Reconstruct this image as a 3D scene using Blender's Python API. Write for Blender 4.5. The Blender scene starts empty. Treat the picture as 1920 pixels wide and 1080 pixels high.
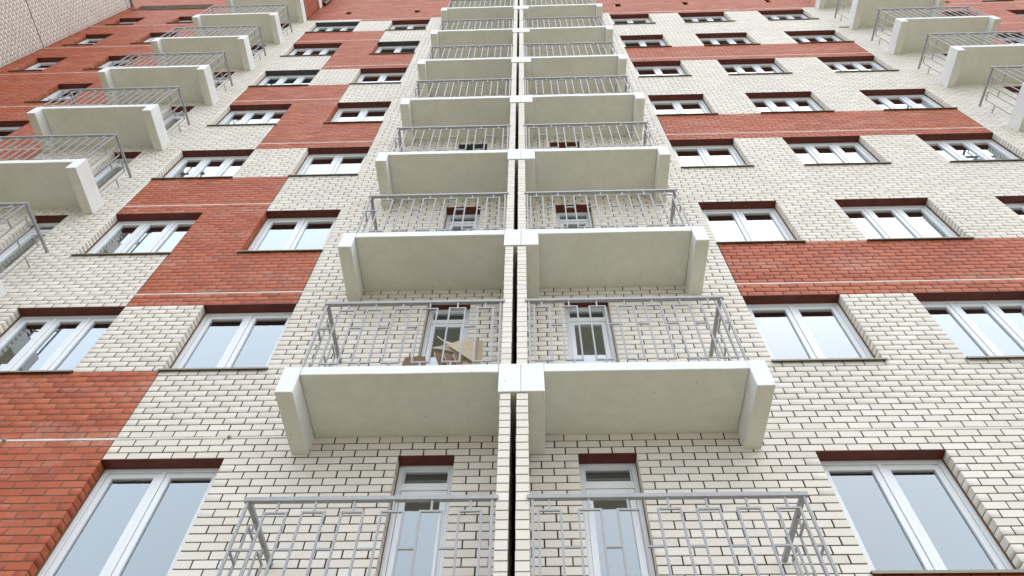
import bpy, bmesh, math, random
import numpy as np
from mathutils import Vector, Matrix, noise

random.seed(7)
SC = bpy.context.scene
COL = SC.collection
Z0 = 7.064                       # height of the lowest visible lintel above the ground
H = 3.0                          # storey height

# ------------------------------------------------------------------ camera
FPX, PITCH, ROLL, YAW = 1333.4, 0.9949437, 0.0192809, -0.0440132
CAMP = Vector((0.0, -5.6909, 1.6))
cp, sp, cr, sr, cy, sy = (math.cos(PITCH), math.sin(PITCH), math.cos(ROLL), math.sin(ROLL), math.cos(YAW), math.sin(YAW))
FW = Vector((sy * cp, cy * cp, sp)); R0 = Vector((cy, -sy, 0)); U0 = R0.cross(FW)
RT = R0 * cr + U0 * sr; UP = U0 * cr - R0 * sr
cam = bpy.data.objects.new('camera', bpy.data.cameras.new('camera'))
cam.data.sensor_width = 36.0; cam.data.lens = FPX / 1920 * 36.0
cam.data.clip_start = 0.05; cam.data.clip_end = 2000
M = Matrix((RT, UP, -FW)).transposed().to_4x4(); M.translation = CAMP
cam.matrix_world = M
COL.objects.link(cam); SC.camera = cam

def project(p):
    v = Vector(p) - CAMP; d = v.dot(FW)
    if d <= 0.05: return None
    return (960 + FPX * v.dot(RT) / d, 540 - FPX * v.dot(UP) / d)

# ------------------------------------------------------------------ sky, sun, exposure
SUN_EL, SUN_AZ = math.radians(62), math.radians(150)      # behind the photographer to the right, lost in the cloud
w = bpy.data.worlds.new('World'); SC.world = w; w.use_nodes = True
nt = w.node_tree; nt.nodes.clear()
sky = nt.nodes.new('ShaderNodeTexSky'); sky.sky_type = 'NISHITA'; sky.sun_disc = False
sky.sun_elevation = SUN_EL; sky.sun_rotation = SUN_AZ
sky.air_density = 1.5; sky.dust_density = 4.0; sky.ozone_density = 1.0; sky.altitude = 100
hs = nt.nodes.new('ShaderNodeMix'); hs.data_type = 'RGBA'          # an even overcast sheet over most of the sky
hs.inputs[0].default_value = 0.84; hs.inputs[7].default_value = (5.55, 6.2, 6.95, 1)
bg = nt.nodes.new('ShaderNodeBackground'); bg.inputs['Strength'].default_value = 0.15
out = nt.nodes.new('ShaderNodeOutputWorld')
nt.links.new(sky.outputs[0], hs.inputs[6]); nt.links.new(hs.outputs[2], bg.inputs[0]); nt.links.new(bg.outputs[0], out.inputs[0])
sl = bpy.data.lights.new('sun', 'SUN'); sl.energy = 0.5; sl.angle = math.radians(110); sl.color = (1.0, 0.975, 0.94)
so = bpy.data.objects.new('sun', sl); COL.objects.link(so); so.location = (0, -20, 40)
sd = Vector((math.sin(SUN_AZ) * math.cos(SUN_EL), math.cos(SUN_AZ) * math.cos(SUN_EL), math.sin(SUN_EL)))
so.rotation_euler = (-sd).to_track_quat('-Z', 'Y').to_euler()
SC.view_settings.view_transform = 'Standard'; SC.view_settings.look = 'None'
SC.view_settings.exposure = 0.98; SC.view_settings.gamma = 1.0; SC.view_settings.use_curve_mapping = False

# ------------------------------------------------------------------ materials
MATS = {}
def new_mat(name):
    m = bpy.data.materials.new(name); m.use_nodes = True; MATS[name] = m
    t = m.node_tree; b = t.nodes['Principled BSDF']
    return m, t, b
def N(t, typ, **kw):
    n = t.nodes.new(typ)
    for k, v in kw.items():
        if k.startswith('i_'): n.inputs[k[2:].replace('_', ' ')].default_value = v
        else: setattr(n, k, v)
    return n
def L(t, a, b): t.links.new(a, b)
def ramp(t, src, stops):
    r = N(t, 'ShaderNodeValToRGB'); L(t, src, r.inputs[0])
    e = r.color_ramp.elements
    e[0].position, e[0].color = stops[0][0], (*stops[0][1], 1)
    e[1].position, e[1].color = stops[-1][0], (*stops[-1][1], 1)
    for p, c in stops[1:-1]:
        x = e.new(p); x.color = (*c, 1)
    return r.outputs[0]
def mix(t, fac, a, b, typ='MIX'):
    n = N(t, 'ShaderNodeMix', data_type='RGBA', blend_type=typ)
    for s, v in ((n.inputs[0], fac), (n.inputs[6], a), (n.inputs[7], b)):
        if hasattr(v, 'is_linked'): L(t, v, s)
        elif isinstance(v, (int, float)): s.default_value = v
        else: s.default_value = (*v, 1)
    return n.outputs[2]
def noise_tex(t, scale, detail=4, rough=0.6, vec=None, out='Fac'):
    n = N(t, 'ShaderNodeTexNoise'); n.inputs['Scale'].default_value = scale
    n.inputs['Detail'].default_value = detail; n.inputs['Roughness'].default_value = rough
    if vec is not None: L(t, vec, n.inputs['Vector'])
    return n.outputs[out]
def pos(t): return N(t, 'ShaderNodeNewGeometry').outputs['Position']
def bump(t, b, h, strength, dist=0.01):
    n = N(t, 'ShaderNodeBump'); n.inputs['Strength'].default_value = strength; n.inputs['Distance'].default_value = dist
    L(t, h, n.inputs['Height']); L(t, n.outputs[0], b.inputs['Normal'])
def mapr(t, v, a, b, c=0.0, d=1.0):
    n = N(t, 'ShaderNodeMapRange'); L(t, v, n.inputs[0])
    for i, x in zip((1, 2, 3, 4), (a, b, c, d)): n.inputs[i].default_value = x
    return n.outputs[0]

def brick_mat(name, tones, bloom, bloomcol, rough, spec):
    m, t, b = new_mat(name)
    g = N(t, 'ShaderNodeNewGeometry'); oi = N(t, 'ShaderNodeObjectInfo')
    a = N(t, 'ShaderNodeMath', operation='ADD'); L(t, g.outputs['Random Per Island'], a.inputs[0]); L(t, oi.outputs['Random'], a.inputs[1])
    f = N(t, 'ShaderNodeMath', operation='FRACT'); L(t, a.outputs[0], f.inputs[0])
    c = ramp(t, f.outputs[0], [(i / (len(tones) - 1), x) for i, x in enumerate(tones)])
    p = g.outputs['Position']
    fine = mapr(t, noise_tex(t, 55, 3, 0.7, p), 0.25, 0.75, 0.93, 1.05)
    c = mix(t, 1.0, c, fine, 'MULTIPLY')
    big = mapr(t, noise_tex(t, 0.55, 5, 0.65, p), 0.3, 0.7, 0.95, 1.04)
    c = mix(t, 1.0, c, big, 'MULTIPLY')
    # lime bloom: streaked, on some bricks only
    mp = N(t, 'ShaderNodeMapping'); mp.inputs['Scale'].default_value = (1, 1, 2.6); L(t, p, mp.inputs[0])
    e1 = mapr(t, noise_tex(t, 0.9, 6, 0.72, mp.outputs[0]), 0.50, 0.74, 0.0, 1.0)
    e2 = mapr(t, noise_tex(t, 14, 4, 0.7, p), 0.35, 0.7, 0.15, 1.0)
    mm = N(t, 'ShaderNodeMath', operation='MULTIPLY'); L(t, e1, mm.inputs[0]); L(t, e2, mm.inputs[1])
    m2 = N(t, 'ShaderNodeMath', operation='MULTIPLY'); L(t, mm.outputs[0], m2.inputs[0]); m2.inputs[1].default_value = bloom
    c = mix(t, m2.outputs[0], c, bloomcol)
    # a few dark specks of mortar
    vo = N(t, 'ShaderNodeTexVoronoi'); vo.inputs['Scale'].default_value = 9; L(t, p, vo.inputs['Vector'])
    s = mapr(t, vo.outputs['Distance'], 0.035, 0.05, 0.55, 0.0)
    c = mix(t, s, c, (0.16, 0.14, 0.11))
    L(t, c, b.inputs['Base Color']); b.inputs['Roughness'].default_value = rough
    b.inputs['Specular IOR Level'].default_value = spec
    bump(t, b, noise_tex(t, 90, 3, 0.6, p), 0.25, 0.003)
    return m
brick_mat('cream_brick', [(0.635, 0.575, 0.50), (0.70, 0.64, 0.565), (0.665, 0.605, 0.535), (0.73, 0.675, 0.605), (0.685, 0.615, 0.525), (0.65, 0.60, 0.535)], 0.4, (0.74, 0.71, 0.66), 0.6, 0.4)
brick_mat('red_brick', [(0.345, 0.070, 0.023), (0.425, 0.094, 0.034), (0.38, 0.078, 0.026), (0.45, 0.115, 0.046), (0.31, 0.058, 0.020), (0.405, 0.084, 0.029)], 0.6, (0.58, 0.42, 0.36), 0.6, 0.4)

def simple(name, col, rough=0.6, spec=0.4, metal=0.0, var=0.06, scale=6.0, b_s=0.0, b_scale=60):
    m, t, b = new_mat(name); p = pos(t)
    v = mapr(t, noise_tex(t, scale, 5, 0.65, p), 0.3, 0.7, 1 - var, 1 + var)
    c = mix(t, 1.0, col, v, 'MULTIPLY')
    L(t, c, b.inputs['Base Color']); b.inputs['Roughness'].default_value = rough
    b.inputs['Specular IOR Level'].default_value = spec; b.inputs['Metallic'].default_value = metal
    if b_s: bump(t, b, noise_tex(t, b_scale, 4, 0.6, p), b_s, 0.004)
    return m
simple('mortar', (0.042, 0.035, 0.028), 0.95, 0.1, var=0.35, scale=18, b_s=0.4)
simple('pale_mortar', (0.17, 0.13, 0.10), 0.95, 0.1, var=0.4, scale=14, b_s=0.4)
simple('dark_void', (0.02, 0.02, 0.02), 0.9, 0.1)
simple('pvc', (0.70, 0.715, 0.735), 0.28, 0.5, var=0.015)
simple('steel_paint', (0.31, 0.31, 0.315), 0.45, 0.5, var=0.10, scale=25)
simple('lintel_red', (0.115, 0.020, 0.009), 0.5, 0.4, var=0.3, scale=9)
simple('lintel_grey', (0.045, 0.050, 0.046), 0.5, 0.4, var=0.25, scale=9)
simple('sill_metal', (0.20, 0.175, 0.12), 0.4, 0.5, var=0.12, scale=4)
simple('room', (0.28, 0.28, 0.27), 0.9, 0.1, var=0.15, scale=1.2)
simple('caulk_white', (0.68, 0.62, 0.57), 0.8, 0.2, var=0.10, scale=7, b_s=0.6)
simple('caulk_cream', (0.64, 0.60, 0.52), 0.8, 0.2, var=0.08, scale=7, b_s=0.6)
simple('foam', (0.19, 0.10, 0.05), 0.9, 0.1, var=0.3, scale=30)
simple('card_tan', (0.50, 0.415, 0.30), 0.8, 0.2, var=0.10, scale=9)
simple('card_brown', (0.20, 0.125, 0.07), 0.85, 0.2, var=0.12, scale=9)
simple('card_edge', (0.66, 0.62, 0.55), 0.85, 0.2, var=0.08, scale=14)
simple('black_rubber', (0.02, 0.02, 0.02), 0.6, 0.4)
simple('concrete_ground', (0.31, 0.28, 0.21), 0.9, 0.2, var=0.15, scale=0.8, b_s=0.3, b_scale=12)
simple('grey_panel', (0.33, 0.315, 0.28), 0.7, 0.3, var=0.15, scale=2)

def paint_mat(name, white, raw, wrap):
    """painted concrete: white paint that laps raggedly a little way round the front edge of an unpainted soffit"""
    m, t, b = new_mat(name); p = pos(t)
    w1 = mapr(t, noise_tex(t, 3.0, 6, 0.7, p), 0.3, 0.72, 0.93, 1.03)
    cw = mix(t, 1.0, white, w1, 'MULTIPLY')
    vo = N(t, 'ShaderNodeTexVoronoi'); vo.inputs['Scale'].default_value = 5; L(t, p, vo.inputs['Vector'])
    s = mapr(t, vo.outputs['Distance'], 0.03, 0.06, 0.6, 0.0)
    cw = mix(t, s, cw, (0.30, 0.28, 0.24))
    if wrap:
        r1 = mapr(t, noise_tex(t, 1.6, 6, 0.68, p), 0.3, 0.7, 0.93, 1.04)
        r2 = mapr(t, noise_tex(t, 7, 6, 0.75, p), 0.35, 0.75, 1.03, 0.92)
        craw = mix(t, 1.0, mix(t, 1.0, raw, r1, 'MULTIPLY'), r2, 'MULTIPLY')
        stn = mapr(t, noise_tex(t, 2.7, 7, 0.75, p), 0.62, 0.80, 0.0, 0.25)
        craw = mix(t, stn, craw, (0.36, 0.35, 0.27))
        craw = mix(t, s, craw, (0.2, 0.19, 0.16))
        sx = N(t, 'ShaderNodeSeparateXYZ'); L(t, p, sx.inputs[0])
        nn = mapr(t, noise_tex(t, 9, 5, 0.7, p), 0.2, 0.8, -0.018, 0.018)
        ad = N(t, 'ShaderNodeMath', operation='ADD'); L(t, sx.outputs[1], ad.inputs[0]); L(t, nn, ad.inputs[1])
        f = mapr(t, ad.outputs[0], -0.893, -0.886, 1.0, 0.0)
        c = mix(t, f, craw, cw)
    else:
        c = cw
    L(t, c, b.inputs['Base Color']); b.inputs['Roughness'].default_value = 0.75; b.inputs['Specular IOR Level'].default_value = 0.3
    bump(t, b, noise_tex(t, 22, 6, 0.7, p), 0.35, 0.006)
paint_mat('white_paint', (0.78, 0.78, 0.765), None, False)
paint_mat('soffit', (0.78, 0.78, 0.765), (0.72, 0.715, 0.62), True)

# coated double glazing: the glass faces reflect together, the rest looks into the dim room
m, t, b = new_mat('glass'); t.nodes.remove(b)
fr = N(t, 'ShaderNodeFresnel'); fr.inputs['IOR'].default_value = 1.5
g = N(t, 'ShaderNodeNewGeometry')
wv = noise_tex(t, 1.3, 2, 0.5, g.outputs['Position'])
bp = N(t, 'ShaderNodeBump'); bp.inputs['Strength'].default_value = 0.02; bp.inputs['Distance'].default_value = 0.02; L(t, wv, bp.inputs['Height'])
x3 = N(t, 'ShaderNodeMath', operation='MULTIPLY_ADD'); L(t, fr.outputs[0], x3.inputs[0]); x3.inputs[1].default_value = 6; x3.inputs[2].default_value = 1
x4 = N(t, 'ShaderNodeMath', operation='MULTIPLY'); L(t, fr.outputs[0], x4.inputs[0]); x4.inputs[1].default_value = 7
dv = N(t, 'ShaderNodeMath', operation='DIVIDE'); L(t, x4.outputs[0], dv.inputs[0]); L(t, x3.outputs[0], dv.inputs[1])
gl = N(t, 'ShaderNodeBsdfGlossy'); gl.inputs['Roughness'].default_value = 0.0; gl.inputs['Color'].default_value = (0.88, 0.955, 1, 1); L(t, bp.outputs[0], gl.inputs['Normal'])
tr = N(t, 'ShaderNodeBsdfTransparent'); tr.inputs['Color'].default_value = (0.72, 0.76, 0.75, 1)
mx = N(t, 'ShaderNodeMixShader'); L(t, dv.outputs[0], mx.inputs[0]); L(t, tr.outputs[0], mx.inputs[1]); L(t, gl.outputs[0], mx.inputs[2])
L(t, mx.outputs[0], t.nodes['Material Output'].inputs[0])

# ------------------------------------------------------------------ helpers
WORLD = {}
def link(name, data, parent=None, loc=(0, 0, 0)):
    o = bpy.data.objects.new(name, data); COL.objects.link(o)
    WORLD[o.name] = Vector(loc)
    if parent is not None:
        o.parent = parent; o.location = Vector(loc) - WORLD[parent.name]
    else:
        o.location = loc
    return o
def tag(o, label=None, cat=None, kind=None, group=None):
    for k, v in (('label', label), ('category', cat), ('kind', kind), ('group', group)):
        if v: o[k] = v
    return o
FACES = ((0, 3, 2, 1), (4, 5, 6, 7), (0, 1, 5, 4), (2, 3, 7, 6), (1, 2, 6, 5), (3, 0, 4, 7))
def box_v(x0, x1, y0, y1, z0, z1):
    return [(x0, y0, z0), (x1, y0, z0), (x1, y1, z0), (x0, y1, z0), (x0, y0, z1), (x1, y0, z1), (x1, y1, z1), (x0, y1, z1)]
def boxes_mesh(name, boxes, mats, bevel=0.0):
    v, f, mi = [], [], []
    for bx in boxes:
        o = len(v); v += box_v(*bx[:6]); f += [tuple(o + i for i in q) for q in FACES]; mi += [bx[6] if len(bx) > 6 else 0] * 6
    me = bpy.data.meshes.new(name); me.from_pydata(v, [], f)
    for m in mats: me.materials.append(MATS[m])
    me.polygons.foreach_set('material_index', mi)
    if bevel:
        bm = bmesh.new(); bm.from_mesh(me)
        bmesh.ops.bevel(bm, geom=bm.edges[:], offset=bevel, segments=1, affect='EDGES', clamp_overlap=True)
        bm.to_mesh(me); bm.free()
    me.update()
    return me
def cast_mesh(name, bx, jit=0.004, step=0.22, seed=0):
    """a cast concrete piece: bevelled, edges slightly uneven; downward faces take the soffit material"""
    x0, x1, y0, y1, z0, z1 = bx
    me = boxes_mesh(name, [bx], ['white_paint', 'soffit'])
    bm = bmesh.new(); bm.from_mesh(me)
    bmesh.ops.bevel(bm, geom=bm.edges[:], offset=0.009, segments=2, profile=0.6, affect='EDGES')
    for ax, (a, b_) in enumerate(((x0, x1), (y0, y1))):
        n = int((b_ - a) / step)
        for i in range(1, n):
            co = [0, 0, 0]; no = [0, 0, 0]; co[ax] = a + (b_ - a) * i / n; no[ax] = 1
            bmesh.ops.bisect_plane(bm, geom=bm.verts[:] + bm.edges[:] + bm.faces[:], plane_co=co, plane_no=no)
    for v in bm.verts:
        q = v.co * 3.1 + Vector((seed * 7.3, 0, seed * 1.7))
        v.co += Vector((noise.noise(q), noise.noise(q + Vector((9, 0, 0))), noise.noise(q + Vector((0, 9, 0))))) * jit
    for f in bm.faces:
        f.normal_update()
        f.material_index = 1 if f.normal.z < -0.6 else 0
        f.smooth = False
    bm.to_mesh(me); bm.free(); me.update()
    return me

# ------------------------------------------------------------------ layout (x across the facade, z from the lowest visible lintel)
CO = 0.0989                                    # brick course
LINE0, LINE1 = 3 * CO, 3 * CO + 0.033          # caulked slab joint
BW = 0.252                                     # brick pitch
GRID = []
for k in range(-2, 8):
    for i in range(3): GRID.append((k * H + i * CO, k * H + (i + 1) * CO))
    for i in range(27): GRID.append((k * H + LINE1 + i * CO, k * H + LINE1 + (i + 1) * CO))
for i in range(3): GRID.append((24 + i * CO, 24 + (i + 1) * CO))
for i in range(27): GRID.append((24 + LINE1 + i * CO, 24 + LINE1 + (i + 1) * CO))
EDGES = sorted({round(z, 4) for g_ in GRID for z in g_})
def snap(z): return min(EDGES, key=lambda e: abs(e - z))
A0, A1, B0, B1 = -4.719, -3.357, -7.46, -5.866
C0, C1, D0, D1, E0, E1 = 3.028, 4.403, 5.42, 7.054, 8.214, 9.837
XL, XGL, XGR, XR = -15.83, -0.206, -0.146, 20.0
ZT = 26.99

def red_left(x, z):
    if x < -10.62 or z > 21.31: return True
    k = math.floor(z / H); r = z - k * H
    if r < 1.5: return (B0 < x < A0) if k % 2 == 0 else (B1 < x < A1)
    return (k + 1) % 2 == 0 and B1 < x < A0
def red_right(x, z):
    if x > 13.0 or z > 21.31: return True
    k = math.floor(z / H); r = z - k * H
    return r < 1.5 and k % 2 == 1 and C0 < x < E1
SPL_L = [-10.62, B0, B1, A0, A1]; SPL_R = [C0, E1, 13.0]

# openings: (kind, x0, x1, z0, z1, panes, lintel)
OPEN_L, OPEN_R = [], []
grey = {('A', 6), ('B', 5), ('B', 7), ('door', 3)}
for k in range(0, 8):
    zt = k * H; zb = snap(zt - 1.483)
    OPEN_L.append(('window', A0, A1, zb, zt, 2, 'lintel_grey' if ('A', k) in grey else 'lintel_red'))
    if k >= 1: OPEN_L.append(('window', B0, B1, zb, zt, 3, 'lintel_grey' if ('B', k) in grey else 'lintel_red'))
    OPEN_R.append(('window', C0, C1, zb, zt, 2, 'lintel_red'))
    if k >= 1: OPEN_R.append(('window', D0, D1, zb, zt, 3, 'lintel_red'))
    if k >= 2: OPEN_R.append(('window', E0, E1, zb, zt, 3, 'lintel_red'))
for k in range(0, 8):
    zt = k * H; zb = snap(zt - 2.57)
    OPEN_L.append(('door', -1.452, -0.837, zb, zt, 1, 'lintel_grey' if ('door', k) in grey else 'lintel_red'))
    OPEN_R.append(('door', 0.495, 1.125, zb, zt, 1, 'lintel_red'))
    if k >= 2: OPEN_L.append(('door', -8.95, -8.335, zb, zt, 1, 'lintel_red'))
    if k >= 3: OPEN_R.append(('door', 11.71, 12.33, zb, zt, 1, 'lintel_red'))
for zb, zt in ((9.66, 11.2), (12.66, 14.18), (15.6, 17.12), (18.58, 20.09), (21.52, 22.65)):
    OPEN_L.append(('stair', -13.08, -12.05, snap(zb), snap(zt), 1, 'lintel_red'))
    if zb > 15: OPEN_L.append(('stair', -15.36, -14.36, snap(zb), snap(zt), 1, 'lintel_red'))
    if zb > 12: OPEN_R.append(('stair', 14.10, 15.14, snap(zb), snap(zt), 1, 'lintel_red'))
    if zb > 15: OPEN_R.append(('stair', 16.34, 17.42, snap(zb), snap(zt), 1, 'lintel_red'))
OPEN_L.append(('niche', -15.55, -12.54, snap(24.0), snap(24.78), 0, 'grey_panel'))
for x in (-6.68, -4.1): OPEN_L.append(('vent', x, x + 0.2, snap(22.2), snap(22.65), 0, 'dark_void'))
for x in (3.4, 5.9, 8.95): OPEN_R.append(('vent', x, x + 0.2, snap(22.35), snap(22.8), 0, 'dark_void'))

# solid things that can hide bricks from the camera (for choosing which bricks show largest)
BLOCK = []
def hidden(p):
    p = Vector(p); d = p - CAMP
    for (x0, x1, y0, y1, z0, z1) in BLOCK:
        t0, t1 = 0.0, 0.985
        for i, (a, b_) in enumerate(((x0, x1), (y0, y1), (z0, z1))):
            if abs(d[i]) < 1e-9:
                if not a <= CAMP[i] <= b_: t0 = 2; break
            else:
                u, v = (a - CAMP[i]) / d[i], (b_ - CAMP[i]) / d[i]
                if u > v: u, v = v, u
                t0 = max(t0, u); t1 = min(t1, v)
        if t0 <= t1: return True
    return False
BALC = []   # (building, kind, x0, x1, k)
for k in range(-1, 8):
    if k >= -1: BALC += [('L', 'mid', -2.63, -0.1, k), ('R', 'mid', -0.1, 2.47, k)]
    if 1 <= k: BALC.append(('L', 'out', -10.56, -7.90, k))
    if 2 <= k: BALC.append(('R', 'out', 10.38, 13.08, k))
for (_, kind, x0, x1, k) in BALC:
    z = Z0 + k * H
    BLOCK.append((x0, x1, -0.9, 0.0, z + 0.31, z + 0.44))
    if kind == 'out' or x0 < -1: BLOCK.append((x0, x0 + 0.19, -0.9, 0, z + 0.04, z + 0.44))
    if kind == 'out' or x1 > 1: BLOCK.append((x1 - 0.19, x1, -0.9, 0, z + 0.04, z + 0.44))
    if kind == 'mid': BLOCK.append((-0.336, 0.143, -0.9, 0, z, z + 0.44))
FINB = [(-0.313, XGL), (XGR, -0.03)]

# ------------------------------------------------------------------ ground
gm = bpy.data.meshes.new('ground'); s = 400
gm.from_pydata([(-s, -s, 0), (s, -s, 0), (s, s, 0), (-s, s, 0)], [], [(0, 1, 2, 3)]); gm.materials.append(MATS['concrete_ground'])
tag(link('ground', gm), 'pale concrete yard in front of the apartment blocks', kind='structure')

# ------------------------------------------------------------------ the two building sections
BL = tag(link('apartment_building', None, None, (-8.0, 0, 0)), 'left apartment block of cream brick with chequered red brick panels', 'building', group='brick apartment blocks either side of the dark joint')
BR = tag(link('apartment_building', None, None, (10.0, 0, 0)), 'right apartment block of cream brick with long horizontal red brick bands', 'building', group='brick apartment blocks either side of the dark joint')

def wall_core(name, parent, x0, x1, z0, z1, opens, splits, pale):
    e = 0.0055
    xs = sorted({x0, x1} | set(splits) | {v for o in opens for v in (o[1] - e, o[2] + e)})
    zs = sorted({z0, z1, 21.313} | {k * H + q for k in range(-2, 8) for q in (0, 1.515)} | {v for o in opens for v in (o[3] - e, o[4] + e)})
    V, F, MI = [], [], []
    def quad(*p, m=0):
        o = len(V); V.extend(p); F.append((o, o + 1, o + 2, o + 3)); MI.append(m)
    for i in range(len(xs) - 1):
        run, rm = None, 0
        for j in range(len(zs) - 1):
            xc, zc = (xs[i] + xs[i + 1]) / 2, (zs[j] + zs[j + 1]) / 2
            solid = not any(o[1] - e < xc < o[2] + e and o[3] - e < zc < o[4] + e for o in opens)
            mt = 1 if pale(xc, zc) else 0
            if run is not None and (not solid or mt != rm):
                quad((xs[i], e, run), (xs[i + 1], e, run), (xs[i + 1], e, zs[j]), (xs[i], e, zs[j]), m=rm); run = None
            if solid and run is None: run, rm = zs[j], mt
        if run is not None:
            quad((xs[i], e, run), (xs[i + 1], e, run), (xs[i + 1], e, z1), (xs[i], e, z1), m=rm)
    for o in opens:
        a, b_, c, d = o[1] - e, o[2] + e, o[3] - e, o[4] + e; y1 = 0.24
        quad((a, e, c), (a, e, d), (a, y1, d), (a, y1, c)); quad((b_, e, d), (b_, e, c), (b_, y1, c), (b_, y1, d))
        quad((a, e, d), (b_, e, d), (b_, y1, d), (a, y1, d)); quad((b_, e, c), (a, e, c), (a, y1, c), (b_, y1, c))
    D = 13.0
    quad((x0, e, z0), (x0, e, z1), (x0, D, z1), (x0, D, z0)); quad((x1, e, z1), (x1, e, z0), (x1, D, z0), (x1, D, z1))
    quad((x0, e, z1), (x1, e, z1), (x1, D, z1), (x0, D, z1)); quad((x1, D, z0), (x0, D, z0), (x0, D, z1), (x1, D, z1))
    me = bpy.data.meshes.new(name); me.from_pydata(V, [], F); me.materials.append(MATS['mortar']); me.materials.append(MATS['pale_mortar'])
    me.polygons.foreach_set('material_index', MI); me.update()
    return link(name, me, parent, (0, 0, Z0))

def brick_pieces(x0, x1, opens, splits, colour, phase):
    """list of (xa, xb, za, zb, depth, red) for every brick of a wall face"""
    rnd = random.Random(phase); res = []
    J = 0.0068
    for ci, (za, zb) in enumerate(GRID):
        zc = (za + zb) / 2
        cuts = sorted((o[1], o[2]) for o in opens if o[3] < zc < o[4])
        free, cur = [], x0
        for a, b_ in cuts:
            if a > cur: free.append((cur, a, cur != x0, True))
            cur = max(cur, b_)
        if cur < x1: free.append((cur, x1, cur != x0, False))
        off = (0.5 if ci % 2 else 0.0) * BW + rnd.uniform(-0.012, 0.012)
        for a, b_, ea, eb in free:
            js = []
            n0 = math.floor((a - x0 - off) / BW); x = x0 + off + n0 * BW
            while x < b_:
                if x > a + 0.055 and x < b_ - 0.055: js.append(x + rnd.uniform(-0.004, 0.004))
                x += BW
            for s_ in splits:
                if a + 0.01 < s_ < b_ - 0.01 and colour(s_ - 0.01, zc) != colour(s_ + 0.01, zc):
                    js = [q for q in js if abs(q - s_) > 0.06] + [s_]
            ps = [a] + sorted(js) + [b_]
            for i in range(len(ps) - 1):
                l = ps[i] + (0 if i == 0 and ea else J); r = ps[i + 1] - (0 if i == len(ps) - 2 and eb else J)
                deep = (i == 0 and ea) or (i == len(ps) - 2 and eb)
                res.append((l, r, za + 0.0053, zb - 0.0053, 0.118 if deep else 0.03, colour((l + r) / 2, zc)))
    return res

BRICKM = {}
def brick_mesh(wd, ht, dp, red):
    key = (round(wd * 200) / 200, round(ht, 3), round(dp, 3), red)
    if key not in BRICKM:
        wd, ht, dp, _ = key; c = 0.003; a, h = wd / 2, ht / 2
        v = [(-a + c, 0, -h + c), (a - c, 0, -h + c), (a - c, 0, h - c), (-a + c, 0, h - c),
             (-a, c, -h), (a, c, -h), (a, c, h), (-a, c, h), (-a, dp, -h), (a, dp, -h), (a, dp, h), (-a, dp, h)]
        f = [(0, 1, 2, 3), (4, 5, 1, 0), (5, 6, 2, 1), (6, 7, 3, 2), (7, 4, 0, 3), (8, 9, 5, 4), (9, 10, 6, 5), (10, 11, 7, 6), (11, 8, 4, 7)]
        me = bpy.data.meshes.new('brick'); me.from_pydata(v, [], f); me.materials.append(MATS['red_brick' if red else 'cream_brick']); me.update()
        BRICKM[key] = me
    return BRICKM[key]

def stuff_bricks(name, pcs, parent, axis='y', org=0.0):
    """every remaining brick of a wall, each with its own edges and depth, joined in one mesh. axis: the face looks along -y ('y') or +x ('x')"""
    n = len(pcs); P = np.array([q[:5] for q in pcs], float); red = np.array([1 if q[5] else 0 for q in pcs])
    rng = np.random.default_rng(5)
    a, b_, c, d, dp = P.T; y0 = rng.uniform(-0.0018, 0.0018, n); ch = 0.0025
    def pt(u, y, z): return np.stack([u, y, z], 1)
    V = np.stack([pt(a + ch, y0, c + ch), pt(b_ - ch, y0, c + ch), pt(b_ - ch, y0, d - ch), pt(a + ch, y0, d - ch),
                  pt(a, y0 + ch, c), pt(b_, y0 + ch, c), pt(b_, y0 + ch, d), pt(a, y0 + ch, d),
                  pt(a, dp, c), pt(b_, dp, c), pt(b_, dp, d), pt(a, dp, d)], 1)
    if axis == 'x': V = np.stack([org - V[..., 1], V[..., 0], V[..., 2]], -1)
    F = np.array([(0, 1, 2, 3), (4, 5, 1, 0), (5, 6, 2, 1), (6, 7, 3, 2), (7, 4, 0, 3), (8, 9, 5, 4), (9, 10, 6, 5), (10, 11, 7, 6), (11, 8, 4, 7)])
    FF = (F[None] + 12 * np.arange(n)[:, None, None]).reshape(-1, 4)
    me = bpy.data.meshes.new(name)
    me.vertices.add(12 * n); me.vertices.foreach_set('co', V.astype(np.float32).ravel())
    me.loops.add(FF.size); me.loops.foreach_set('vertex_index', FF.astype(np.int32).ravel())
    me.polygons.add(len(FF)); me.polygons.foreach_set('loop_start', np.arange(0, FF.size, 4, dtype=np.int32))
    me.materials.append(MATS['cream_brick']); me.materials.append(MATS['red_brick'])
    me.polygons.foreach_set('material_index', np.repeat(red, 9).astype(np.int32))
    me.update(calc_edges=True); me.validate()
    return tag(link(name, me, parent, (0, 0, Z0)), kind='stuff')

def shown_area(l, r, za, zb, y=0.0):
    q = [project((x, y, Z0 + z)) for x, z in ((l, za), (r, za), (r, zb), (l, zb))]
    if any(v is None for v in q): return 0
    cx, cz = sum(v[0] for v in q) / 4, sum(v[1] for v in q) / 4
    if not (2 < cx < 1918 and 2 < cz < 1078): return 0
    return abs(sum(q[i][0] * q[(i + 1) % 4][1] - q[(i + 1) % 4][0] * q[i][1] for i in range(4))) / 2

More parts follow.
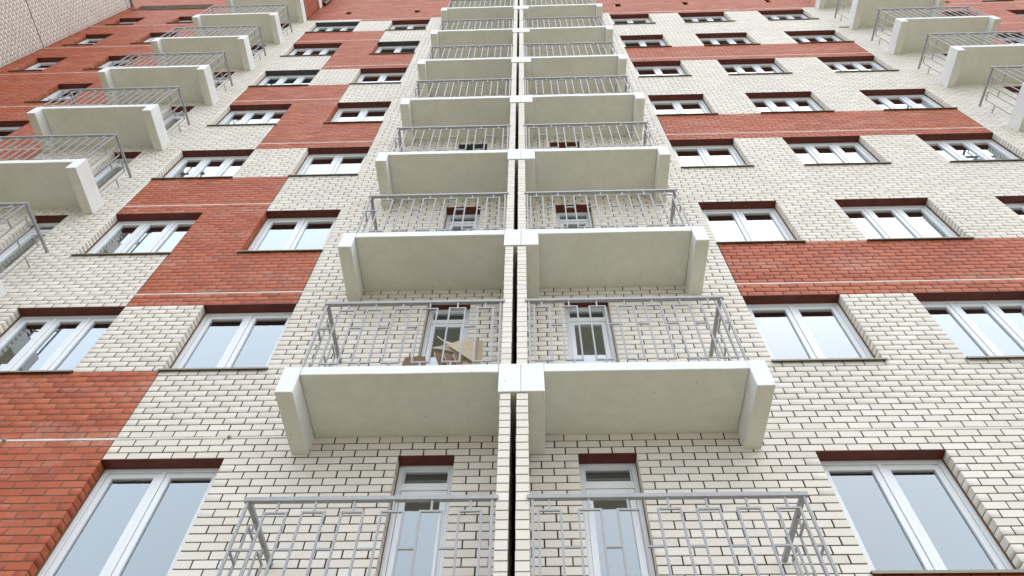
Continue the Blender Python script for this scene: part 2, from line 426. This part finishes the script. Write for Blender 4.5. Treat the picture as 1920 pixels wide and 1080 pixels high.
# party fins between the two balcony stacks: one brick wide, stacked from slab to beam
FIN_Z = [(k * H - 2.555, k * H - 0.005) for k in range(-1, 9)]
def fin_pieces(side):
    x0, x1 = FINB[side]; res = []
    rnd = random.Random(side)
    for k, (za, zb) in enumerate(FIN_Z):
        n = round((zb - za) / 0.0985); c = (zb - za) / n
        for i in range(n):
            y = -0.885
            lens = [0.246] * 3 + [0.15] if i % 2 else [0.12] + [0.246] * 3 + [0.03]
            for j, ln in enumerate(lens):
                y1 = min(y + ln, 0.0)
                if y1 - y < 0.02: continue
                dx = rnd.uniform(-0.002, 0.002)
                res.append((k, x0 + dx, x1 + dx, y + (0 if j == 0 else 0.004), y1 - 0.004, za + i * c + 0.0045, za + (i + 1) * c - 0.0045, j == 0))
                y = y1
    return res

def build_section(bld, side, x0, x1, opens, splits, colour):
    core = wall_core('brick_wall', bld, x0, x1, -7.06, ZT, opens, splits, colour if side == 0 else (lambda x, z: False))
    pcs = brick_pieces(x0, x1, opens, splits, colour, 11 + side)
    fins = fin_pieces(side)
    cand = []
    for i, q in enumerate(pcs):
        if q[3] < -2.2 or q[2] > 9: continue
        ar = shown_area(*q[:4])
        if ar > 80: cand.append((ar, 'w', i))
    for i, q in enumerate(fins):
        if q[7] and q[5] < 9:
            ar = shown_area(q[1], q[2], q[5], q[6], q[3])
            if ar > 60: cand.append((ar * 2.0, 'f', i))
    cand.sort(reverse=True); pick_w, pick_f = set(), set()
    for ar, kind, i in cand:
        if len(pick_w) + len(pick_f) >= 300: break
        if kind == 'w':
            q = pcs[i]
            if hidden(((q[0] + q[1]) / 2, 0, Z0 + (q[2] + q[3]) / 2)): continue
            pick_w.add(i)
        else:
            pick_f.add(i)
    for i in sorted(pick_w):
        q = pcs[i]
        me = brick_mesh(q[1] - q[0], q[3] - q[2], q[4], q[5])
        o = link('brick', me, core, ((q[0] + q[1]) / 2, random.uniform(-0.0018, 0.0018), Z0 + (q[2] + q[3]) / 2))
    stuff_bricks('brickwork', [q for i, q in enumerate(pcs) if i not in pick_w], core)
    # fin: one part for each storey
    cores = {}
    for k, (za, zb) in enumerate(FIN_Z):
        a, b_ = FINB[side]
        me = boxes_mesh('divider_wall', [(a + 0.006, b_ - 0.006, -0.877, 0.0, za, zb)], ['mortar'])
        cores[k] = link('divider_wall', me, bld, (0, 0, Z0))
        rest = [q for i, q in enumerate(fins) if q[0] == k and i not in pick_f]
        me = boxes_mesh('divider_brickwork', [q[1:7] for q in rest], ['cream_brick'], 0.0)
        tag(link('divider_brickwork', me, cores[k], (0, 0, Z0)), kind='stuff')
    meshes = {}
    for i in sorted(pick_f):
        q = fins[i]; key = (round(q[4] - q[3], 3), round(q[6] - q[5], 4))
        if key not in meshes:
            hx, hy, hz = (q[2] - q[1]) / 2, (q[4] - q[3]) / 2, (q[6] - q[5]) / 2
            meshes[key] = boxes_mesh('brick', [(-hx, hx, -hy, hy, -hz, hz)], ['cream_brick'], 0.0025)
        link('brick', meshes[key], cores[q[0]], ((q[1] + q[2]) / 2, (q[3] + q[4]) / 2, Z0 + (q[5] + q[6]) / 2))
    # caulked slab joints, one strip for each stretch of one colour
    for k in list(range(0, 8)):
        zl = k * H
        cuts = sorted((o[1] - 0.008, o[2] + 0.008) for o in opens if o[3] < zl + 0.31 < o[4])
        pts = [max(x0, XL)] + [s_ for s_ in splits] + [x1]
        for a, b_ in zip(pts[:-1], pts[1:]):
            segs, cur = [], a
            for c, d in cuts:
                if d <= a or c >= b_: continue
                if c > cur: segs.append((cur, c))
                cur = d
            if cur < b_: segs.append((cur, b_))
            for c, d in segs:
                red = colour((c + d) / 2, zl + 0.2)
                n = max(2, int((d - c) / 0.12)); V, F = [], []
                for i in range(n + 1):
                    x = c + (d - c) * i / n; j = [noise.noise(Vector((x * 3, zl, q * 5.0))) * 0.006 for q in range(3)]
                    V += [(x, 0.009, LINE0 - 0.003 + j[0]), (x, -0.0025 + j[2] * 0.25, LINE0 + 0.003 + j[0]), (x, -0.0025 + j[2] * 0.25, LINE1 - 0.004 + j[1]), (x, 0.009, LINE1 + 0.003 + j[1])]
                    if i:
                        o = 4 * (i - 1)
                        F += [(o + q, o + 4 + q, o + 5 + q, o + 1 + q) for q in range(3)]
                me = bpy.data.meshes.new('joint_strip'); me.from_pydata(V, [], F); me.materials.append(MATS['caulk_white' if red else 'caulk_cream']); me.update()
                link('joint_strip', me, core, (0, 0, Z0 + zl))
    return core

CORE_L = build_section(BL, 0, XL - 4, XGL, OPEN_L, SPL_L, red_left)
CORE_R = build_section(BR, 1, XGR, XR, OPEN_R, SPL_R, red_right)

# projecting wing at the far left: its flank looks to the right, cream brick up to a dark coping
WZ = 24.70
me = boxes_mesh('wing_wall', [(XL - 9, XL - 0.0045, -7.0, 0.0, 0, Z0 + WZ)], ['mortar'])
wing = link('wing_wall', me, BL)
pw = []
rw = random.Random(3)
for ci, (za, zb) in enumerate(GRID):
    if za < 9 or zb > WZ: continue
    y = -7.0 + (0.126 if ci % 2 else 0)
    while y < -0.02:
        y1 = min(y + BW, -0.004)
        if y1 - y > 0.05: pw.append((y + 0.0055, y1 - 0.0055, za + 0.005, zb - 0.005, 0.03, False))
        y = y1 + (0.01 if y1 > -0.01 else 0)
stuff_bricks('wing_brickwork', pw, wing, 'x', XL)
link('wing_coping', boxes_mesh('wing_coping', [(XL - 9, XL + 0.05, -7.0, -0.01, Z0 + WZ, Z0 + WZ + 0.05), (XL + 0.03, XL + 0.05, -7.0, -0.01, Z0 + WZ - 0.09, Z0 + WZ - 0.001)], ['sill_metal']), wing)
link('wing_joint', boxes_mesh('wing_joint', [(XL - 0.005, XL + 0.006, -7.0, -0.006, Z0 + 21 + LINE0, Z0 + 21 + LINE1)], ['caulk_cream']), wing)

# ------------------------------------------------------------------ windows and doors
FRAME_Y, SASH_Y, GLASS_Y = 0.148, 0.160, 0.188
WCACHE = {}
def ring(a, b_, c, d, wd, y0, y1):
    return [(a, a + wd, y0, y1, c, d), (b_ - wd, b_, y0, y1, c, d), (a + wd, b_ - wd, y0, y1, c, c + wd), (a + wd, b_ - wd, y0, y1, d - wd, d)]
def unit_meshes(kind, wd, ht, n):
    key = (kind, round(wd, 3), round(ht, 3), n)
    if key in WCACHE: return WCACHE[key]
    a, b_, fw, mu, sw = -wd / 2, wd / 2, 0.058, 0.05, 0.066
    R = {'frame': ring(a, b_, 0, ht, fw, FRAME_Y, FRAME_Y + 0.07), 'sash': [], 'pane': []}
    lights = []
    if kind == 'window':
        iw = (wd - 2 * fw - (n - 1) * mu) / n
        for i in range(n):
            l = a + fw + i * (iw + mu)
            if i: R['frame'].append((l - mu, l, FRAME_Y + 0.001, FRAME_Y + 0.069, fw, ht - fw))
            lights.append((l, l + iw, fw, ht - fw))
    elif kind == 'door':
        zt = ht - 0.345
        R['frame'].append((a + fw, b_ - fw, FRAME_Y + 0.001, FRAME_Y + 0.069, zt, zt + 0.085))
        lights = [(a + fw, b_ - fw, 0.04, zt), (a + fw, b_ - fw, zt + 0.085, ht - fw)]
    else:
        zm = ht * 0.52
        R['frame'].append((a + fw, b_ - fw, FRAME_Y + 0.001, FRAME_Y + 0.069, zm, zm + mu))
        lights = [(a + fw, b_ - fw, fw, zm), (a + fw, b_ - fw, zm + mu, ht - fw)]
    for i, (l, r, c, d) in enumerate(lights):
        s_ = 0.016 if kind == 'door' and i == 1 else sw
        l, r, c, d = l + 0.003, r - 0.003, c + 0.003, d - 0.003
        R['sash'].append(ring(l, r, c, d, s_, SASH_Y, SASH_Y + 0.06))
        R['pane'].append((l + s_ - 0.004, r - s_ + 0.004, GLASS_Y, GLASS_Y + 0.006, c + s_ - 0.004, d - s_ + 0.004))
    out = {'frame': boxes_mesh(kind + '_frame', R['frame'], ['pvc'], 0.003),
           'sash': [boxes_mesh('sash', q, ['pvc'], 0.003) for q in R['sash']], 'pane': []}
    for l, r, y0, y1, c, d in R['pane']:
        me = bpy.data.meshes.new('pane'); me.from_pydata([(l, y0, c), (r, y0, c), (r, y0, d), (l, y0, d)], [], [(0, 1, 2, 3)]); me.materials.append(MATS['glass']); me.update()
        out['pane'].append(me)
    out['foam'] = [boxes_mesh('foam_seal', [q], ['foam']) for q in ((a - 0.004, a + 0.006, 0.119, 0.141, 0.0, ht), (b_ - 0.006, b_ + 0.004, 0.119, 0.141, 0.0, ht))]
    # dim room behind the glass: an open box
    rb = box_v(a - 0.3, b_ + 0.3, 0.215, 2.6, -0.6, ht + 0.3)
    hole = [(a, 0.215, 0), (b_, 0.215, 0), (b_, 0.215, ht), (a, 0.215, ht)]
    F = [(0, 1, 2, 3), (4, 7, 6, 5), (2, 6, 7, 3), (1, 5, 6, 2), (3, 7, 4, 0), (0, 8, 9, 1), (1, 9, 10, 5), (5, 10, 11, 4), (4, 11, 8, 0)]
    me = bpy.data.meshes.new('room'); me.from_pydata(rb + hole, [], F); me.materials.append(MATS['room']); me.update()
    out['room'] = me
    out['lintel'] = {}
    # bent sheet sill: slopes outward, turned down at the lip
    x0, x1 = a - 0.02, b_ + 0.025
    prof = [(0.15, 0.020), (-0.034, 0.004), (-0.040, -0.030), (-0.036, -0.030), (-0.031, -0.001), (0.15, 0.015)]
    V = [(x, y, z) for x in (x0, x1) for y, z in prof]; k = len(prof)
    F = [(i, (i + 1) % k, k + (i + 1) % k, k + i) for i in range(k)] + [tuple(range(k))[::-1], tuple(range(k, 2 * k))]
    me = bpy.data.meshes.new('sill'); me.from_pydata(V, [], F); me.materials.append(MATS['sill_metal']); me.update()
    out['sill'] = me
    WCACHE[key] = out
    return out
LINT = {}
def lintel_mesh(wd, mat):
    key = (round(wd, 3), mat)
    if key not in LINT:
        a = wd / 2
        LINT[key] = boxes_mesh('lintel', [(-a + 0.002, a - 0.002, -0.0035, 0.15, -0.007, 0.004)], [mat])
    return LINT[key]
def in_frame(x0, x1, y, z0, z1, pad=40):
    for x in (x0, (x0 + x1) / 2, x1):
        for z in (z0, (z0 + z1) / 2, z1):
            q = project((x, y, Z0 + z))
            if q and -pad < q[0] < 1920 + pad and -pad < q[1] < 1080 + pad: return True
    return False
def place_opening(bld, op):
    kind, a, b_, c, d, n, lint = op
    if kind in ('vent', 'niche'):
        V = [(a, 0.2, c), (b_, 0.2, c), (b_, 0.2, d), (a, 0.2, d)]
        me = bpy.data.meshes.new('back'); me.from_pydata([(x - (a + b_) / 2, y, z - c) for x, y, z in V], [], [(0, 1, 2, 3)])
        me.materials.append(MATS[lint]); me.update()
        p = link('vent_opening' if kind == 'vent' else 'blind_window', me, bld, ((a + b_) / 2, 0, Z0 + c))
        if kind == 'niche':
            link('lintel', lintel_mesh(b_ - a, 'grey_panel'), p, ((a + b_) / 2, 0, Z0 + d))
            link('sill', boxes_mesh('sill', [(-(b_ - a) / 2 - 0.03, (b_ - a) / 2 + 0.03, -0.04, 0.19, -0.006, 0.012)], ['sill_metal']), p, ((a + b_) / 2, 0, Z0 + c))
        return
    U = unit_meshes(kind, b_ - a, d - c, n); loc = ((a + b_) / 2, 0, Z0 + c)
    p = link('balcony_door' if kind == 'door' else 'window', U['frame'], bld, loc)
    for me in U['sash']: link('sash', me, p, loc)
    for me in U['pane']: link('pane', me, p, loc)
    link('room', U['room'], p, loc)
    for me in U['foam']: link('foam_seal', me, p, loc)
    link('lintel', lintel_mesh(b_ - a, lint), p, ((a + b_) / 2, 0, Z0 + d))
    if kind != 'door': link('sill', U['sill'], p, loc)
for op in OPEN_L: place_opening(BL, op)
for op in OPEN_R: place_opening(BR, op)

# ------------------------------------------------------------------ balconies
BAR = 0.009
def loop_mesh(along):
    hw, zt, zb = 0.1025, 1.09, 0.065          # outer half width; heights above the slab
    bx = [(-hw, -hw + 2 * BAR, -BAR, BAR, zb, zt), (hw - 2 * BAR, hw, -BAR, BAR, zb, zt),
          (-hw + 2 * BAR, hw - 2 * BAR, -BAR, BAR, zt - 2 * BAR, zt), (-hw + 2 * BAR, hw - 2 * BAR, -BAR, BAR, zb, zb + 2 * BAR),
          (-BAR, BAR, -BAR, BAR, zt, 1.195), (-BAR, BAR, -BAR, BAR, -0.01, zb)]
    if along == 'y': bx = [(c, d, a, b_, e, f) for a, b_, c, d, e, f in bx]
    return boxes_mesh('baluster_loop', bx, ['steel_paint'])
LOOPX, LOOPY = loop_mesh('x'), loop_mesh('y')
RUNGS = {}
def rung_mesh(ln, along):
    key = (round(ln, 3), along)
    if key not in RUNGS:
        b_ = (-ln / 2, ln / 2, -BAR, BAR, -BAR, BAR)
        if along == 'y': b_ = (-BAR, BAR, -ln / 2, ln / 2, -BAR, BAR)
        RUNGS[key] = boxes_mesh('rung', [b_], ['steel_paint'])
    return RUNGS[key]
POST = boxes_mesh('post', [(-0.011, 0.011, -0.011, 0.011, -0.01, 1.195)], ['steel_paint'])
SIDE_RAIL = boxes_mesh('side_handrail', [(-0.022, 0.022, -0.858, 0.01, 1.197, 1.237)], ['steel_paint'], 0.003)
RAILS, CASTS = {}, {}
def cast(key, bx):
    if key not in CASTS: CASTS[key] = cast_mesh(key[0], bx, seed=len(CASTS))
    return CASTS[key]
SEAM = boxes_mesh('soffit_seam', [(-0.003, 0.003, -0.87, 0.0, -0.003, 0.004)], ['soffit'])
RY = -0.88
def balcony(bld, kind, x0, x1, k):
    zs = Z0 + k * H; zt = zs + 0.44; var = k % 3
    mid_l = kind == 'mid' and x0 < -1; mid_r = kind == 'mid' and x1 > 1
    s0 = x0 + 0.19 if not mid_r else 0.143; s1 = x1 - 0.19 if not mid_l else -0.336
    cx = (x0 + x1) / 2
    p = link('balcony', cast(('balcony_slab', kind, round(x0, 2), var), (s0 - cx, s1 - cx, -0.9, 0.02, 0.31, 0.44)), bld, (cx, 0, zs))
    def beam(a, b_, zb, nm='side_beam'):
        link(nm, cast((nm, round(a, 2), var), (a - cx, b_ - cx, -0.902, 0.02, zb, 0.442)), p, (cx, 0, zs))
    if not mid_r: beam(x0, x0 + 0.187, 0.04)
    if not mid_l: beam(x1 - 0.187, x1, 0.04)
    if mid_l: beam(-0.334, -0.102, 0.0, 'inner_beam')
    if mid_r: beam(-0.099, 0.141, 0.0, 'inner_beam')
    if kind == 'mid':
        link('soffit_seam', SEAM, p, (cx + random.uniform(-0.15, 0.15), 0, zs + 0.31))
    # railing
    inset = 0.17 if kind == 'mid' else 0.05
    r0 = x0 + inset if not mid_r else -0.028; r1 = x1 - inset if not mid_l else -0.315
    if mid_l: cs = [-2.178 + 0.3306 * i for i in range(6)]
    elif mid_r: cs = [0.143 + 0.3303 * i for i in range(7)]
    else: cs = [r0 + 0.285 + (r1 - r0 - 0.5) * i / 6 for i in range(7)]
    key = round(r1 - r0, 3)
    if key not in RAILS:
        q = (r1 - r0) / 2
        RAILS[key] = boxes_mesh('handrail', [(-q - 0.022, q + 0.022, -0.022, 0.022, 1.195, 1.24)], ['steel_paint'], 0.003)
    link('handrail', RAILS[key], p, ((r0 + r1) / 2, RY, zt))
    for x in cs:
        o = link('baluster_loop', LOOPX, p, (x + random.uniform(-0.003, 0.003), RY + random.uniform(-0.002, 0.002), zt))
        o.rotation_euler = (random.uniform(-0.004, 0.004), random.uniform(-0.003, 0.003), random.uniform(-0.02, 0.02))
    px0, px1 = r0 + 0.012, r1 - 0.012
    if mid_r: px0 = -0.003
    if mid_l: px1 = -0.345
    for x in (px0, px1): link('post', POST, p, (x, RY, zt))
    ends = [px0 + 0.011] + [v for c in cs for v in (c - 0.1025, c + 0.1025)] + [px1 - 0.011]
    for i in range(0, len(ends), 2):
        if ends[i + 1] - ends[i] > 0.02: link('rung', rung_mesh(ends[i + 1] - ends[i], 'x'), p, ((ends[i] + ends[i + 1]) / 2, RY, zt + 0.715))
    sides = ([px0] if not mid_r else []) + ([px1] if not mid_l else [])
    for x in sides:
        link('side_handrail', SIDE_RAIL, p, (x, 0, zt))
        for y in (-0.613, -0.282): link('baluster_loop', LOOPY, p, (x, y, zt))
        for a, b_ in ((RY + 0.011, -0.7155), (-0.5105, -0.3845), (-0.1795, 0.0)):
            link('rung', rung_mesh(b_ - a, 'y'), p, (x, (a + b_) / 2, zt + 0.715))
    return p
for sd_, kind, x0, x1, k in BALC:
    if in_frame(x0, x1, -0.9, k * H, k * H + 1.7, 60):
        balcony(BL if sd_ == 'L' else BR, kind, x0, x1, k)

# red brick cheek wall of the topmost storey above the left balcony stack, with its slab band and a downpipe
me = boxes_mesh('cheek_wall', [(-8.06, -7.92, -0.88, 0.0, 21.45, 26.9)], ['mortar']); ck = link('cheek_wall', me, BL, (0, 0, Z0))
pc = []
for ci, (za, zb) in enumerate(GRID):
    if za < 21.45: continue
    y = -0.88 + (0.126 if ci % 2 else 0) - (0.126 if ci % 2 else 0)
    first = 0.12 if ci % 2 else BW
    while y < -0.01:
        y1 = min(y + first, -0.004); first = BW
        if y1 - y > 0.03: pc.append((y + 0.0055, y1 - 0.0055, za + 0.005, zb - 0.005, 0.02, True))
        y = y1 + 0.0001
        if y1 >= -0.005: break
stuff_bricks('cheek_brickwork', pc, ck, 'x', -7.912)
link('slab_band', boxes_mesh('slab_band', [(-10.56, -7.86, -0.92, 0.0, 23.32, 23.72)], ['white_paint'], 0.01), ck, (0, 0, Z0))
def tube(name, pts, r, mat, n=10):
    bm = bmesh.new(); rings = []
    for (x, y, z) in pts:
        rings.append([bm.verts.new((x + r * math.cos(6.2832 * i / n), y + r * math.sin(6.2832 * i / n), z)) for i in range(n)])
    for q, s_ in zip(rings[:-1], rings[1:]):
        for i in range(n): bm.faces.new((q[i], q[(i + 1) % n], s_[(i + 1) % n], s_[i]))
    me = bpy.data.meshes.new(name); bm.to_mesh(me); bm.free(); me.materials.append(MATS[mat]); me.update()
    return me
link('downpipe', tube('downpipe', [(-7.78, -0.09, 23.75), (-7.78, -0.09, 26.9)], 0.055, 'lintel_grey'), BL, (0, 0, Z0))

# ------------------------------------------------------------------ small things
for x, z in ((-3.408, 0.312), (-5.99, 0.316)):
    o = link('cable_clip', boxes_mesh('cable_clip', [(-0.02, 0.02, -0.022, 0.002, -0.018, 0.018), (-0.008, 0.008, -0.032, -0.0225, -0.008, 0.008)], ['grey_panel'], 0.003), CORE_L, (x, 0, Z0 + z))
link('batten', boxes_mesh('batten', [(-0.16, 0.16, -0.03, 0.0, -0.015, 0.015)], ['card_tan'], 0.003), CORE_R, (10.23, -0.003, Z0 + 18.30))

def sheet(name, grid, th, mats, loc):
    """a thick sheet from a grid of points: face, back and raw edges"""
    R_, C_ = len(grid), len(grid[0]); P = [[Vector(p) for p in row] for row in grid]
    V, F, mi = [], [], []
    nrm = [[None] * C_ for _ in range(R_)]
    for i in range(R_):
        for j in range(C_):
            u = P[i][min(j + 1, C_ - 1)] - P[i][max(j - 1, 0)]; v = P[min(i + 1, R_ - 1)][j] - P[max(i - 1, 0)][j]
            nrm[i][j] = u.cross(v).normalized()
    for s_ in (0.5, -0.5):
        for i in range(R_):
            for j in range(C_): V.append(P[i][j] + nrm[i][j] * th * s_)
    o = R_ * C_; I = lambda i, j: i * C_ + j
    for i in range(R_ - 1):
        for j in range(C_ - 1):
            F.append((I(i, j), I(i, j + 1), I(i + 1, j + 1), I(i + 1, j))); mi.append(0)
            F.append((o + I(i + 1, j), o + I(i + 1, j + 1), o + I(i, j + 1), o + I(i, j))); mi.append(0)
    rim = [I(0, j) for j in range(C_)] + [I(i, C_ - 1) for i in range(1, R_)] + [I(R_ - 1, j) for j in range(C_ - 2, -1, -1)] + [I(i, 0) for i in range(R_ - 2, 0, -1)]
    for a, b_ in zip(rim, rim[1:] + rim[:1]): F.append((b_, a, o + a, o + b_)); mi.append(1)
    me = bpy.data.meshes.new(name); me.from_pydata(V, [], F)
    for m_ in mats: me.materials.append(MATS[m_])
    me.polygons.foreach_set('material_index', mi); me.update()
    return link(name, me, None, loc)
BZ = Z0 + 0.44
# crumpled carton on the first left balcony of the middle stack: a creased upright body with two torn flaps
cx, cyy = -0.72, -0.62
body = sheet('cardboard_carton', [[(-0.13, 0.05, 0.0), (-0.10, 0.0, 0.0), (0.0, -0.03, 0.0), (0.10, -0.02, 0.0), (0.115, 0.03, 0.0), (0.17, 0.06, 0.0)],
                                  [(-0.14, 0.04, 0.3), (-0.10, -0.02, 0.3), (0.0, -0.05, 0.3), (0.10, -0.03, 0.3), (0.118, 0.02, 0.3), (0.165, 0.05, 0.3)],
                                  [(-0.15, 0.03, 0.62), (-0.09, -0.01, 0.62), (0.0, -0.02, 0.60), (0.09, -0.03, 0.62), (0.112, 0.02, 0.63), (0.165, 0.05, 0.64)],
                                  [(-0.13, 0.04, 0.80), (-0.08, 0.02, 0.82), (0.0, 0.0, 0.83), (0.09, -0.01, 0.835), (0.11, 0.025, 0.83), (0.16, 0.05, 0.845)]], 0.006, ['card_tan', 'card_edge'], (cx, cyy, BZ))
tag(body, 'crumpled tan cardboard carton standing behind the railing of the left balcony', 'cardboard')
def flap(nm, grid, mats, par=body):
    f = sheet(nm, grid, 0.006, mats, (0, 0, 0)); f.parent = par; f.location = (0, 0, 0); return f
flap('flap', [[(-0.085, -0.02, 0.78), (-0.02, -0.045, 0.66), (0.06, -0.055, 0.40)], [(-0.22, -0.05, 0.66), (-0.14, -0.07, 0.58), (0.0, -0.075, 0.42)], [(-0.41, -0.09, 0.545), (-0.25, -0.095, 0.50), (-0.06, -0.09, 0.43)]], ['card_tan', 'card_edge'])
flap('flap', [[(-0.37, -0.10, 0.745), (-0.28, -0.11, 0.66), (-0.12, -0.12, 0.56), (0.07, -0.065, 0.57)], [(-0.36, -0.115, 0.735), (-0.26, -0.125, 0.60), (-0.10, -0.13, 0.42), (0.08, -0.075, 0.30)]], ['card_tan', 'card_edge'])
# flattened brown boxes beside it, lying fanned against the door
fl = sheet('flattened_box', [[(-0.30, -0.06, 0.0), (-0.1, -0.07, 0.0), (0.10, -0.06, 0.0)], [(-0.26, -0.05, 0.2), (-0.1, -0.055, 0.2), (0.05, -0.05, 0.21)], [(-0.23, -0.03, 0.475), (-0.1, -0.04, 0.48), (0.0, -0.03, 0.485)]], 0.008, ['card_brown', 'card_edge'], (-1.20, -0.60, BZ))
tag(fl, 'flat dark brown carton piece leaning low beside the crumpled tan carton', 'cardboard')
for i, (t_, zz) in enumerate(((0.0, 0.42), (0.12, 0.36), (0.24, 0.31))):
    s_ = sheet('torn_card', [[(-0.28 + t_, -0.02 * i, zz + 0.10 - 0.03 * i), (-0.12 + t_ * 0.8, -0.02 * i, zz), (0.06, -0.02 * i, zz - 0.12)], [(-0.27 + t_, -0.02 * i - 0.03, zz + 0.03 - 0.03 * i), (-0.13 + t_ * 0.8, -0.04 - 0.02 * i, 0.0), (0.06, -0.05 - 0.02 * i, 0.0)]], 0.008, ['card_brown', 'card_edge'], (-0.82, -0.68 - 0.03 * i, BZ))
    tag(s_, ('rearmost and tallest', 'middle', 'frontmost and lowest')[i] + ' torn brown card fanned out between the two cartons', 'cardboard', group='torn cards fanned between the cartons')
# small unidentified black scrap lying on the edge of an outer left balcony slab
bm = bmesh.new()
prev = None
for i, (x, z, r) in enumerate([(-0.09, 0.03, 0.03), (-0.04, 0.05, 0.045), (0.02, 0.06, 0.05), (0.07, 0.09, 0.035), (0.10, 0.13, 0.02)]):
    rg = [bm.verts.new((x, r * 0.7 * math.cos(a * math.pi / 4), z + r * math.sin(a * math.pi / 4))) for a in range(8)]
    if prev:
        for q in range(8): bm.faces.new((prev[q], prev[(q + 1) % 8], rg[(q + 1) % 8], rg[q]))
    else: bm.faces.new(rg)
    prev = rg
bm.faces.new(prev[::-1])
bmesh.ops.recalc_face_normals(bm, faces=bm.faces[:])
me = bpy.data.meshes.new('rubber_scrap'); bm.to_mesh(me); bm.free(); me.materials.append(MATS['black_rubber'])
tag(link('rubber_scrap', me, None, (-9.15, -0.80, Z0 + 6.452)), 'small black scrap on the slab edge of an outer left balcony', 'scrap')
